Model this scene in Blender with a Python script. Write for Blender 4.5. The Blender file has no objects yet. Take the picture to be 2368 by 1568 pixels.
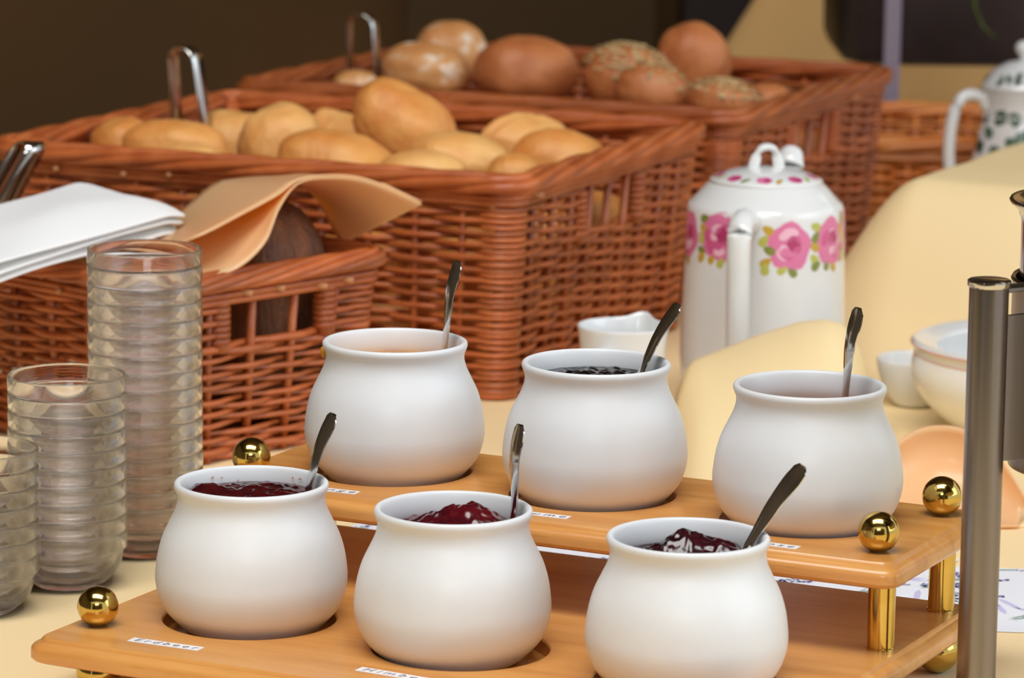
import bpy, bmesh, math, random
from mathutils import Vector, Matrix, noise
random.seed(7)
S = bpy.context.scene
COL = S.collection
PI = math.pi

# ------------------------------------------------------------------ camera
FPX, PITCH, ROLL, DIST = 8674.47, 0.18062, 0.01117, 2.26503
_fw = Vector((0, math.cos(PITCH), -math.sin(PITCH)))
_r = Vector((1, 0, 0)); _u = _r.cross(_fw)
CR = _r * math.cos(ROLL) + _u * math.sin(ROLL)
CU = -_r * math.sin(ROLL) + _u * math.cos(ROLL)
CAM = -_fw * DIST + Vector((0, 0, .152))
cd = bpy.data.cameras.new('camera'); cam = bpy.data.objects.new('camera', cd); COL.objects.link(cam)
M = Matrix((CR, CU, -_fw)).transposed().to_4x4(); M.translation = CAM
cam.matrix_world = M
cd.sensor_width = 36.0; cd.lens = FPX / 2368 * 36.0
cd.clip_start = .05; cd.clip_end = 60
cd.dof.use_dof = True; cd.dof.focus_distance = 2.08; cd.dof.aperture_fstop = 13.5
S.camera = cam

# ------------------------------------------------------------------ world, lights, exposure
w = bpy.data.worlds.new('world'); S.world = w; w.use_nodes = True
bg = w.node_tree.nodes['Background']
bg.inputs[0].default_value = (.86, .93, 1.0, 1); bg.inputs[1].default_value = .6

def area(name, loc, target, sx, sy, power, col):
    l = bpy.data.lights.new(name, 'AREA'); l.shape = 'RECTANGLE'; l.size = sx; l.size_y = sy
    l.energy = power; l.color = col
    o = bpy.data.objects.new(name, l); COL.objects.link(o); o.location = loc
    d = Vector(target) - Vector(loc); o.rotation_euler = d.to_track_quat('-Z', 'Y').to_euler()
    return o
area('skylight_offscreen', (-.1, -.65, 2.68), (0, .3, 0), 2.2, 1.7, 78, (1.0, .985, .965))
area('window_front_offscreen', (-.2, -4.95, 2.05), (.05, .0, .1), 1.5, 1.2, 36, (.88, .94, 1.0))
area('window_right_offscreen', (3.2, -1.0, 1.5), (.1, .1, .1), 2.4, 1.8, 21, (.78, .89, 1.0))
S.view_settings.view_transform = 'Standard'; S.view_settings.look = 'None'
S.view_settings.gamma = 1; S.view_settings.use_curve_mapping = False
S.view_settings.exposure = .6
S.cycles.max_bounces = 24; S.cycles.transmission_bounces = 24
S.cycles.transparent_max_bounces = 24; S.cycles.glossy_bounces = 8; S.cycles.diffuse_bounces = 4
S.cycles.caustics_reflective = False; S.cycles.caustics_refractive = False

# ------------------------------------------------------------------ helpers
def at(px, py, Y):
    """world point on the plane y=Y that the photograph shows at (px,py)"""
    d = _fw + CR * ((px - 1184) / FPX) - CU * ((py - 784) / FPX)
    return CAM + d * ((Y - CAM.y) / d.y)
def atz(px, py, z):
    d = _fw + CR * ((px - 1184) / FPX) - CU * ((py - 784) / FPX)
    return CAM + d * ((z - CAM.z) / d.z)
def lin(c):
    return tuple(((v / 255) / 12.92 if v / 255 <= .04045 else ((v / 255 + .055) / 1.055) ** 2.4) for v in c)

MATS = {}
def mat(name, rgb, rough=.5, metal=0, var=None, scale=8, stretch=(1, 1, 1), bump=0, bscale=60, rnd=0, coat=0, **kw):
    """procedural principled material: base colour with noise variation towards var and per-object variation"""
    if name in MATS: return MATS[name]
    m = bpy.data.materials.new(name); m.use_nodes = True; nt = m.node_tree; N = nt.nodes; L = nt.links
    b = N['Principled BSDF']
    b.inputs['Base Color'].default_value = (*lin(rgb), 1); b.inputs['Roughness'].default_value = rough
    b.inputs['Metallic'].default_value = metal
    if coat: b.inputs['Coat Weight'].default_value = coat; b.inputs['Coat Roughness'].default_value = .15
    for k, v in kw.items():
        b.inputs[k.replace('_', ' ')].default_value = v
    tc = N.new('ShaderNodeTexCoord'); mp = N.new('ShaderNodeMapping'); mp.inputs['Scale'].default_value = stretch
    L.new(tc.outputs['Object'], mp.inputs['Vector'])
    out = None
    if var:
        n = N.new('ShaderNodeTexNoise'); n.inputs['Scale'].default_value = scale; n.inputs['Detail'].default_value = 5
        L.new(mp.outputs[0], n.inputs['Vector'])
        r = N.new('ShaderNodeValToRGB'); r.color_ramp.elements[0].position = .35; r.color_ramp.elements[1].position = .68
        r.color_ramp.elements[0].color = (*lin(rgb), 1); r.color_ramp.elements[1].color = (*lin(var), 1)
        L.new(n.outputs['Fac'], r.inputs['Fac']); out = r.outputs['Color']
    if rnd:
        oi = N.new('ShaderNodeObjectInfo'); hs = N.new('ShaderNodeHueSaturation')
        mr = N.new('ShaderNodeMapRange'); mr.inputs['To Min'].default_value = 1 - rnd; mr.inputs['To Max'].default_value = 1 + rnd
        L.new(oi.outputs['Random'], mr.inputs['Value']); L.new(mr.outputs[0], hs.inputs['Value'])
        if out: L.new(out, hs.inputs['Color'])
        else: hs.inputs['Color'].default_value = (*lin(rgb), 1)
        out = hs.outputs['Color']
    if out: L.new(out, b.inputs['Base Color'])
    if bump:
        n2 = N.new('ShaderNodeTexNoise'); n2.inputs['Scale'].default_value = bscale; n2.inputs['Detail'].default_value = 4
        L.new(mp.outputs[0], n2.inputs['Vector'])
        bp = N.new('ShaderNodeBump'); bp.inputs['Strength'].default_value = bump; bp.inputs['Distance'].default_value = .002
        L.new(n2.outputs['Fac'], bp.inputs['Height']); L.new(bp.outputs[0], b.inputs['Normal'])
    MATS[name] = m
    return m

def cloth_mat(name, rgb, rough=.75, transl=.0, trgb=None, coat=0):
    m = mat(name, rgb, rough, 0, None, bump=.06, bscale=500, coat=coat)
    if transl:
        nt = m.node_tree; b = nt.nodes['Principled BSDF']; o = nt.nodes['Material Output']
        t = nt.nodes.new('ShaderNodeBsdfTranslucent'); t.inputs['Color'].default_value = (*lin(trgb or rgb), 1)
        mx = nt.nodes.new('ShaderNodeMixShader'); mx.inputs[0].default_value = transl
        nt.links.new(b.outputs[0], mx.inputs[1]); nt.links.new(t.outputs[0], mx.inputs[2]); nt.links.new(mx.outputs[0], o.inputs['Surface'])
    return m

def obj(name, verts, faces, m=None, parent=None, smooth=True, mesh=None):
    if mesh is None:
        mesh = bpy.data.meshes.new(name); mesh.from_pydata([tuple(v) for v in verts], [], faces)
        if smooth: mesh.polygons.foreach_set('use_smooth', [True] * len(mesh.polygons))
        if m: mesh.materials.append(m)
        mesh.update()
    o = bpy.data.objects.new(name, mesh); COL.objects.link(o)
    if parent: o.parent = parent
    return o
def bmobj(name, bm, m, parent=None, smooth=True):
    me = bpy.data.meshes.new(name); bmesh.ops.recalc_face_normals(bm, faces=bm.faces); bm.to_mesh(me); bm.free()
    if smooth: me.polygons.foreach_set('use_smooth', [True] * len(me.polygons))
    me.materials.append(m); me.update()
    return obj(name, None, None, None, parent, mesh=me)
def tag(o, label, cat, group=None):
    o['label'] = label; o['category'] = cat
    if group: o['group'] = group
    return o
def thing(name, label, cat, loc=(0, 0, 0), rotz=0, group=None):
    o = bpy.data.objects.new(name, None); COL.objects.link(o); o.empty_display_size = .02
    o.location = loc; o.rotation_euler = (0, 0, rotz)
    return tag(o, label, cat, group)
def struct(o):
    o['kind'] = 'structure'; return o
def subsurf(o, lv=1):
    s = o.modifiers.new('subdivision', 'SUBSURF'); s.levels = lv; s.render_levels = lv; return o
def solid(o, t, off=0):
    s = o.modifiers.new('thickness', 'SOLIDIFY'); s.thickness = t; s.offset = off; return o
def autosmooth(o, ang=40):
    me = o.data; bm = bmesh.new(); bm.from_mesh(me)
    for e in bm.edges:
        if len(e.link_faces) == 2 and e.calc_face_angle() > math.radians(ang): e.smooth = False
    bm.to_mesh(me); bm.free(); return o

def lathe(prof, seg=48):
    vs, fs, idx = [], [], []
    for r, z in prof:
        if r < 1e-6:
            idx.append([len(vs)] * seg); vs.append((0, 0, z))
        else:
            idx.append(list(range(len(vs), len(vs) + seg)))
            for k in range(seg): vs.append((r * math.cos(2 * PI * k / seg), r * math.sin(2 * PI * k / seg), z))
    for a, b in zip(idx, idx[1:]):
        for k in range(seg):
            k2 = (k + 1) % seg; f = []
            for v in (a[k], a[k2], b[k2], b[k]):
                if v not in f: f.append(v)
            if len(f) > 2: fs.append(f)
    return vs, fs
def spline(pts, n):
    """Catmull-Rom through pts, n samples; works for vectors of any length (tuples)"""
    P = [tuple(p) for p in pts]; out = []
    for k in range(n):
        t = k / (n - 1) * (len(P) - 1); i = min(int(t), len(P) - 2); u = t - i
        p0 = P[max(i - 1, 0)]; p1 = P[i]; p2 = P[i + 1]; p3 = P[min(i + 2, len(P) - 1)]
        out.append(tuple(.5 * (2 * b + (c - a) * u + (2 * a - 5 * b + 4 * c - d) * u * u + (3 * b - a - 3 * c + d) * u ** 3) for a, b, c, d in zip(p0, p1, p2, p3)))
    return out
def tube(pts, rad, sides=6, closed=False, vs=None, fs=None, flat=1.0):
    """sweep along pts; rad number or list"""
    vs = [] if vs is None else vs; fs = [] if fs is None else fs
    P = [Vector(p) for p in pts]; n = len(P); base = len(vs)
    for i, p in enumerate(P):
        if closed: t = P[(i + 1) % n] - P[i - 1]
        else: t = P[min(i + 1, n - 1)] - P[max(i - 1, 0)]
        t.normalize(); up = Vector((0, 0, 1)) if abs(t.z) < .9 else Vector((0, 1, 0))
        a = t.cross(up).normalized(); b = a.cross(t).normalized()
        r = rad[i] if isinstance(rad, (list, tuple)) else rad
        for k in range(sides):
            an = 2 * PI * k / sides + PI / sides
            vs.append(tuple(p + a * (r * math.cos(an) * flat) + b * (r * math.sin(an))))
    for i in range(n if closed else n - 1):
        j = (i + 1) % n
        for k in range(sides):
            k2 = (k + 1) % sides
            fs.append((base + i * sides + k, base + i * sides + k2, base + j * sides + k2, base + j * sides + k))
    if not closed:
        fs.append(tuple(base + k for k in reversed(range(sides)))); fs.append(tuple(base + (n - 1) * sides + k for k in range(sides)))
    return vs, fs
def grid(rows):
    """faces for a list of rows of points"""
    n = len(rows[0]); vs = [p for r in rows for p in r]
    fs = [(i * n + j, i * n + j + 1, (i + 1) * n + j + 1, (i + 1) * n + j) for i in range(len(rows) - 1) for j in range(n - 1)]
    return vs, fs
def box(bm, x0, x1, y0, y1, z0, z1):
    v = [bm.verts.new(p) for p in ((x0, y0, z0), (x1, y0, z0), (x1, y1, z0), (x0, y1, z0), (x0, y0, z1), (x1, y0, z1), (x1, y1, z1), (x0, y1, z1))]
    for f in ((3, 2, 1, 0), (4, 5, 6, 7), (0, 1, 5, 4), (1, 2, 6, 5), (2, 3, 7, 6), (3, 0, 4, 7)): bm.faces.new([v[i] for i in f])
def boxobj(name, dims, m, parent=None, bev=0):
    bm = bmesh.new(); box(bm, *dims)
    if bev: bmesh.ops.bevel(bm, geom=list(bm.edges), offset=bev, segments=3, affect='EDGES', profile=.5)
    return bmobj(name, bm, m, parent, smooth=False)
def sstep(a, b, x):
    t = max(0, min(1, (x - a) / (b - a))); return t * t * (3 - 2 * t)
def rrect(hx, hy, r, seg=4):
    pts = []
    for cx, cy, a0 in ((hx - r, hy - r, 0), (-hx + r, hy - r, PI / 2), (-hx + r, -hy + r, PI), (hx - r, -hy + r, 1.5 * PI)):
        for k in range(seg + 1):
            a = a0 + PI / 2 * k / seg; pts.append((cx + r * math.cos(a), cy + r * math.sin(a)))
    return pts

# ------------------------------------------------------------------ materials
M_POT = mat('white_glazed_ceramic', (228, 230, 232), .42, coat=.1, var=(223, 225, 227), scale=20)
M_PORC = mat('white_porcelain', (228, 229, 228), .12, coat=.4)
M_STEEL = mat('polished_steel', (206, 204, 200), .13, 1)
M_BRUSH = mat('brushed_steel', (150, 143, 138), .3, 1, var=(128, 120, 116), scale=3, stretch=(30, 30, .5), bump=.03, bscale=90)
M_BRASS = mat('polished_brass', (218, 188, 108), .13, 1, var=(202, 168, 86), scale=60, bump=.02, bscale=200)
M_TCLOTH = cloth_mat('cream_tablecloth', (252, 224, 172), .7)
M_DRAPE = cloth_mat('yellow_draped_cloth', (248, 221, 168), .62)
M_PEACH = cloth_mat('peach_oilcloth', (254, 225, 172), .33, .4, (255, 192, 100), coat=.3)
M_NAPKIN = cloth_mat('white_napkin', (250, 250, 250), .8, .15)
M_GLASS = mat('clear_glass', (255, 255, 255), .0, Transmission_Weight=1.0, IOR=1.38)
_nt = M_GLASS.node_tree; _tr = _nt.nodes.new('ShaderNodeBsdfTransparent'); _tr.inputs[0].default_value = (1, 1, 1, 1)
_mx = _nt.nodes.new('ShaderNodeMixShader'); _mx.inputs[0].default_value = .92
_nt.links.new(_tr.outputs[0], _mx.inputs[1]); _nt.links.new(_nt.nodes['Principled BSDF'].outputs[0], _mx.inputs[2]); _nt.links.new(_mx.outputs[0], _nt.nodes['Material Output'].inputs['Surface'])
def wicker(name, a, b):
    return mat(name, a, .42, 0, b, 30, (1, 1, 1), bump=.25, bscale=120, rnd=.22, coat=.22)
M_WA = M_WB = M_WC = wicker('brown_wicker', (160, 78, 33), (190, 105, 54))
M_WD = wicker('honey_brown_wicker', (196, 108, 40), (214, 136, 66))
M_CUT = mat('cut_willow_end', (196, 136, 88), .7)

def wood_mat():
    m = bpy.data.materials.new('beech_wood'); m.use_nodes = True; N = m.node_tree.nodes; L = m.node_tree.links
    b = N['Principled BSDF']; tc = N.new('ShaderNodeTexCoord')
    mp = N.new('ShaderNodeMapping'); mp.inputs['Scale'].default_value = (3, 34, 34); L.new(tc.outputs['Object'], mp.inputs[0])
    n = N.new('ShaderNodeTexNoise'); n.inputs['Scale'].default_value = 2.2; n.inputs['Detail'].default_value = 6; n.inputs['Distortion'].default_value = .4
    L.new(mp.outputs[0], n.inputs[0])
    r = N.new('ShaderNodeValToRGB'); e = r.color_ramp.elements
    e[0].position = .3; e[0].color = (*lin((208, 140, 70)), 1); e[1].position = .72; e[1].color = (*lin((230, 168, 94)), 1)
    L.new(n.outputs[0], r.inputs[0])
    mp2 = N.new('ShaderNodeMapping'); mp2.inputs['Scale'].default_value = (60, 700, 700); L.new(tc.outputs['Object'], mp2.inputs[0])
    n2 = N.new('ShaderNodeTexNoise'); n2.inputs['Scale'].default_value = 1; L.new(mp2.outputs[0], n2.inputs[0])
    r2 = N.new('ShaderNodeValToRGB'); r2.color_ramp.elements[0].position = .2; r2.color_ramp.elements[0].color = (.62, .5, .4, 1); r2.color_ramp.elements[1].position = .4; r2.color_ramp.elements[1].color = (1, 1, 1, 1)
    L.new(n2.outputs[0], r2.inputs[0])
    mx = N.new('ShaderNodeMix'); mx.data_type = 'RGBA'; mx.blend_type = 'MULTIPLY'; mx.inputs[0].default_value = .35
    L.new(r.outputs[0], mx.inputs[6]); L.new(r2.outputs[0], mx.inputs[7]); L.new(mx.outputs[2], b.inputs['Base Color'])
    b.inputs['Roughness'].default_value = .3; b.inputs['Coat Weight'].default_value = .35; b.inputs['Coat Roughness'].default_value = .18
    return m
M_WOOD = wood_mat()

def bread_mat(name, base, dark, flour=None, fl=.62):
    m = bpy.data.materials.new(name); m.use_nodes = True; N = m.node_tree.nodes; L = m.node_tree.links
    b = N['Principled BSDF']; tc = N.new('ShaderNodeTexCoord')
    n = N.new('ShaderNodeTexNoise'); n.inputs['Scale'].default_value = 26; n.inputs['Detail'].default_value = 6; L.new(tc.outputs['Object'], n.inputs[0])
    r = N.new('ShaderNodeValToRGB'); r.color_ramp.elements[0].position = .34; r.color_ramp.elements[1].position = .7
    r.color_ramp.elements[0].color = (*lin(dark), 1); r.color_ramp.elements[1].color = (*lin(base), 1)
    L.new(n.outputs[0], r.inputs[0]); out = r.outputs[0]
    if flour:
        n3 = N.new('ShaderNodeTexNoise'); n3.inputs['Scale'].default_value = 48; n3.inputs['Detail'].default_value = 9; n3.inputs['Roughness'].default_value = .7
        L.new(tc.outputs['Object'], n3.inputs[0])
        r3 = N.new('ShaderNodeValToRGB'); r3.color_ramp.elements[0].position = fl; r3.color_ramp.elements[1].position = fl + .1
        L.new(n3.outputs[0], r3.inputs[0])
        mx = N.new('ShaderNodeMix'); mx.data_type = 'RGBA'; L.new(r3.outputs[0], mx.inputs[0]); L.new(out, mx.inputs[6]); mx.inputs[7].default_value = (*lin(flour), 1)
        out = mx.outputs[2]
    L.new(out, b.inputs['Base Color']); b.inputs['Roughness'].default_value = .5
    n2 = N.new('ShaderNodeTexNoise'); n2.inputs['Scale'].default_value = 160; n2.inputs['Detail'].default_value = 4; L.new(tc.outputs['Object'], n2.inputs[0])
    bp = N.new('ShaderNodeBump'); bp.inputs['Strength'].default_value = .45; bp.inputs['Distance'].default_value = .003; L.new(n2.outputs[0], bp.inputs['Height']); L.new(bp.outputs[0], b.inputs['Normal'])
    MATS[name] = m; return m
M_ROLL = bread_mat('golden_crust', (240, 176, 98), (216, 134, 62), (248, 206, 146), .70)
M_ROLLP = bread_mat('pale_crust', (246, 194, 120), (232, 162, 88), (250, 226, 184), .64)
M_BROWN = bread_mat('brown_crust', (208, 132, 78), (180, 100, 52), (226, 196, 160), .69)
M_FLOUR = bread_mat('floury_crust', (222, 164, 100), (202, 132, 74), (246, 232, 212), .54)
M_RYE = bread_mat('dark_rye_crust', (142, 86, 48), (78, 42, 20), (176, 134, 100), .64)
_n = M_RYE.node_tree.nodes; _mp = _n.new('ShaderNodeMapping'); _mp.inputs['Scale'].default_value = (2.2, 2.2, .5)
for _t in [q for q in _n if q.type == 'TEX_NOISE']:
    for _l in list(_t.inputs[0].links): _src = _l.from_socket
    M_RYE.node_tree.links.new(_src, _mp.inputs[0]); M_RYE.node_tree.links.new(_mp.outputs[0], _t.inputs[0])
[q for q in _n if q.type == 'BUMP'][0].inputs['Strength'].default_value = .9
M_OAT = mat('oat_flakes', (214, 184, 132), .7, var=(176, 136, 84), scale=300)

# ------------------------------------------------------------------ setting
EYAW = -.46038
E = Vector((math.cos(EYAW), math.sin(EYAW), 0)); NN = Vector((-math.sin(EYAW), math.cos(EYAW), 0))
M_WALL = mat('brown_wall', (126, 86, 44), .8, var=(108, 78, 40), scale=1.2)
M_FLOOR = mat('dark_floor', (76, 68, 50), .6, var=(64, 56, 40), scale=3)
o = boxobj('wall_back', (-6, 6, 4.2, 4.35, -.75, 2.6), M_WALL); struct(o)
o = boxobj('ceiling_added', (-3.2, 3.2, -3.4, 4.4, 2.72, 2.8), mat('added_ceiling_brown', (112, 92, 66), .6, var=(96, 78, 54), scale=2, stretch=(1, 8, 1))); struct(o)  # unseen slab, added to give dark reflections and block light from above
o = boxobj('wall_front_added', (-2.6, 2.6, -5.1, -5.0, -.75, 2.72), mat('added_wall_brown', (120, 100, 76), .8, var=(104, 86, 64), scale=1.5)); struct(o)  # unseen wall behind the camera, added so polished metal mirrors something dark
o = boxobj('wall_left_added', (-3.3, -3.2, -5.0, 4.2, -.75, 2.72), MATS['added_wall_brown']); struct(o)  # unseen wall, added to darken what the spoons reflect from the left
o = boxobj('floor', (-6, 6, -6, 4.4, -.8, -.75), M_FLOOR); struct(o)

# table with its cloth (frame of the table: x along E, y along NN)
tb = thing('buffet_table', 'long buffet table under the cream tablecloth', 'table', (0, 0, -.75), EYAW)
boxobj('table_top', (-.98, 1.58, -.88, 2.13, .7, .747), M_WOOD, tb)
for sx in (-.9, 1.5):
    for sy in (-.8, 2.05): boxobj('leg', (sx - .03, sx + .03, sy - .03, sy + .03, 0, .7), M_WOOD, tb)
def make_tablecloth():
    rows = []; x0, x1, y0, y1 = -1., 1.6, -.9, 2.15
    prof = [(-.012, -.32), (-.012, -.2), (-.01, -.1), (-.006, -.02), (0, -.004), (.008, 0)]
    xs = [(x0 + a, b) for a, b in prof] + [(x0 + .02 + (x1 - x0 - .04) * k / 10, 0) for k in range(1, 10)] + [(x1 - a, b) for a, b in reversed(prof)]
    ys = [(y0 + a, b) for a, b in prof] + [(y0 + .02 + (y1 - y0 - .04) * k / 10, 0) for k in range(1, 10)] + [(y1 - a, b) for a, b in reversed(prof)]
    for y, zy in ys:
        r = []
        for x, zx in xs:
            z = min(zx, zy); wv = .02 * math.sin((x + y) * 22) * min(1, -z / .2) if z < -.01 else 0
            sx = 1 if zx < zy else 0; dx = (-1 if x < .3 else 1) * wv * sx; dy = (-1 if y < .6 else 1) * wv * (1 - sx)
            r.append((x + dx, y + dy, z))
        rows.append(r)
    return grid(rows)
vs, fs = make_tablecloth()
tc = obj('tablecloth', vs, fs, M_TCLOTH); tc.rotation_euler = (0, 0, EYAW)
tag(tc, 'cream tablecloth spread flat over the buffet table', 'tablecloth')

# ------------------------------------------------------------------ jam stand
ST = Vector((-.0254, -.2924, 0)); ZL, ZU = .0381, .0904; TH = .0138; REC = .008
stand = thing('jam_stand', 'two-tier beech wood serving stand with brass balls and brass posts', 'stand', ST, EYAW)
HOLES = (-.1301, 0, .1301)
def board(u0, u1, v0, v1, ztop, vrow, name):
    cx, cy, hx, hy = (u0 + u1) / 2, (v0 + v1) / 2, (u1 - u0) / 2, (v1 - v0) / 2
    bm = bmesh.new()
    prof = [(.0062, 0), (.0052, -.0012), (.0048, -.0022), (.0034, -.0027), (.0016, -.0038), (.0004, -.0054), (0, -.0070), (0, -.0108), (.0012, -.0126), (.0036, -TH)]
    loops = []
    for ins, dz in prof:
        loops.append([bm.verts.new((cx + x, cy + y, ztop + dz)) for x, y in rrect(hx - ins, hy - ins, .011 - ins * .5, 4)])
    n = len(loops[0])
    for a, b in zip(loops, loops[1:]):
        for k in range(n): bm.faces.new((a[k], b[k], b[(k + 1) % n], a[(k + 1) % n]))
    bm.faces.new(list(reversed(loops[-1])))
    edges = [bm.edges.get((loops[0][k], loops[0][(k + 1) % n])) for k in range(n)]
    for hu in HOLES:
        seg = 48; rr = .0474
        c0 = [bm.verts.new((hu + (rr + .0008) * math.cos(2 * PI * k / seg), vrow + (rr + .0008) * math.sin(2 * PI * k / seg), ztop)) for k in range(seg)]
        c1 = [bm.verts.new((hu + rr * math.cos(2 * PI * k / seg), vrow + rr * math.sin(2 * PI * k / seg), ztop - .001)) for k in range(seg)]
        c2 = [bm.verts.new((hu + rr * math.cos(2 * PI * k / seg), vrow + rr * math.sin(2 * PI * k / seg), ztop - REC)) for k in range(seg)]
        for k in range(seg):
            k2 = (k + 1) % seg
            bm.faces.new((c0[k], c1[k], c1[k2], c0[k2])); bm.faces.new((c1[k], c2[k], c2[k2], c1[k2]))
            edges.append(bm.edges.get((c0[k], c0[k2])))
        bm.faces.new(c2)
    bmesh.ops.triangle_fill(bm, use_beauty=True, use_dissolve=False, edges=edges)
    o = bmobj(name, bm, M_WOOD, stand); autosmooth(o, 28); return o
board(-.2145, .2145, -.096, .2235, ZL, 0, 'lower_shelf')
board(-.2145, .2145, .0795, .2325, ZU, .162, 'upper_shelf')
def ball(u, v, z, r=.0112):
    vs, fs = lathe([(0, -r)] + [(r * math.sin(PI * k / 24), -r * math.cos(PI * k / 24)) for k in range(1, 24)] + [(0, r)], 40)
    o = obj('brass_ball', vs, fs, M_BRASS, stand); o.location = (u, v, z); return o
for u, v in ((-.1935, -.054), (.1935, -.054)): ball(u, v, ZL + .0106)
for u in (-.1933, .1933):
    for v in (.1097, .2078): ball(u, v, ZU + .0106)
for u in (-.1935, .1935):
    for v in (-.054, .2078): ball(u, v, .0122, .0123)
for u in (-.1955, .1975):
    for v in (.1065, .2):
        vs, fs = lathe([(0, 0), (.0078, 0), (.0078, .0012), (.0074, .0016), (.0074, ZU - TH - ZL + .001), (0, ZU - TH - ZL + .001)], 32)
        o = obj('brass_post', vs, fs, M_BRASS, stand); o.location = (u, v, ZL - .0002); autosmooth(o)
M_LABEL = mat('white_label_tape', (240, 240, 244), .4)
M_INK = mat('black_print', (40, 40, 46), .6)
def text_mesh(body, size, parent, m, name='lettering', shear=.25, spacing=1.5):
    cu = bpy.data.curves.new('t', 'FONT'); cu.body = body; cu.size = size; cu.shear = shear; cu.space_character = spacing
    cu.align_x = 'CENTER'; cu.align_y = 'CENTER'; cu.extrude = .00004
    t = bpy.data.objects.new('t', cu); COL.objects.link(t); bpy.context.view_layer.update()
    me = bpy.data.meshes.new_from_object(t.evaluated_get(bpy.context.evaluated_depsgraph_get()))
    bpy.data.objects.remove(t); bpy.data.curves.remove(cu); me.materials.clear(); me.materials.append(m)
    return obj(name, None, None, None, parent, mesh=me)
for word, u, v, z, ln, rot in (('Erdbeer', -.1405, -.0705, ZL, .043, .02), ('Himbeer', -.002, -.0655, ZL, .05, -.06),
                          ('Orange', -.1375, .0955, ZU, .043, .05), ('Pflaume', -.0075, .0985, ZU, .046, .03), ('Aprikose', .128, .0955, ZU, .051, -.02)):
    lb = boxobj('name_label', (-ln / 2, ln / 2, -.0038, .0038, 0, .00025), M_LABEL, stand)
    lb.location = (u, v, z + .00005); lb.rotation_euler = (0, 0, rot)
    t = text_mesh(word, .0066, lb, M_INK); t.location = (0, .0002, .00027)
    wd = max(p.co.x for p in t.data.vertices) - min(p.co.x for p in t.data.vertices); t.scale = (ln * .9 / wd, 1, 1)

# ------------------------------------------------------------------ jam pots, jam, spoons
POT_OUT = [(0, 0), (.028, 0), (.0315, .0008), (.0372, .0036), (.0424, .0082), (.0478, .0145), (.0511, .0220), (.0525, .0295), (.0523, .0363), (.0509, .0457), (.0482, .0548), (.0442, .0632), (.0416, .0688), (.0404, .0735), (.0404, .077), (.0414, .0796), (.0421, .0815), (.0420, .0832), (.0411, .0842), (.0398, .0843), (.0387, .0834), (.0379, .081), (.0373, .077), (.0375, .072), (.0398, .066), (.0436, .058), (.0466, .048), (.0478, .036), (.0466, .024), (.042, .0145), (.034, .0085), (.02, .006), (0, .0055)]
vs, fs = lathe([(a, b) for a, b in spline(POT_OUT, 90)][:], 72)
vs0 = [(0 if abs(x) < 1e-9 else x, y, z) for x, y, z in vs]
POTMESH = bpy.data.meshes.new('jam_pot'); POTMESH.from_pydata(vs0, [], fs); POTMESH.polygons.foreach_set('use_smooth', [True] * len(POTMESH.polygons)); POTMESH.materials.append(M_POT)
POTS = [((-.141, -.2333), ZL), ((-.0300, -.2918), ZL), ((.0918, -.3494), ZL), ((-.0678, -.0884), ZU), ((.0477, -.148), ZU), ((.1638, -.2072), ZU)]
PLAB = ['white glazed jam pot above the Erdbeer label, lower shelf corner', 'middle white jam pot of the lower shelf, raspberry jam inside', 'white jam pot on the lower shelf with lumpy dark red-black jam',
        'white jam pot with orange marmalade and a yellow drip on its rim', 'white jam pot with black plum jam on the upper shelf', 'white jam pot looking almost empty, on the upper shelf beside brass balls']
def jam_mat(name, c, d):
    return mat(name, c, .2, 0, d, 90, coat=.22, Subsurface_Weight=.15)
JM = [jam_mat('strawberry_jam', (74, 10, 14), (40, 6, 12)), jam_mat('raspberry_jam', (92, 12, 22), (52, 8, 20)), jam_mat('cherry_jam', (56, 8, 18), (26, 4, 12)),
      jam_mat('orange_marmalade', (214, 150, 30), (190, 116, 16)), jam_mat('plum_jam', (26, 14, 14), (12, 8, 10)), jam_mat('apricot_jam', (206, 130, 40), (180, 100, 24))]
JLAB = ['glossy red strawberry jam in the pot above the Erdbeer label', 'heaped raspberry jam with seeds in the middle pot of the lower shelf', 'lumpy dark red-black jam piled in a lower shelf pot',
        'orange marmalade low inside a white pot', 'black plum jam filling a pot of the upper shelf', 'jam left at the bottom of the almost empty pot']
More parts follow.
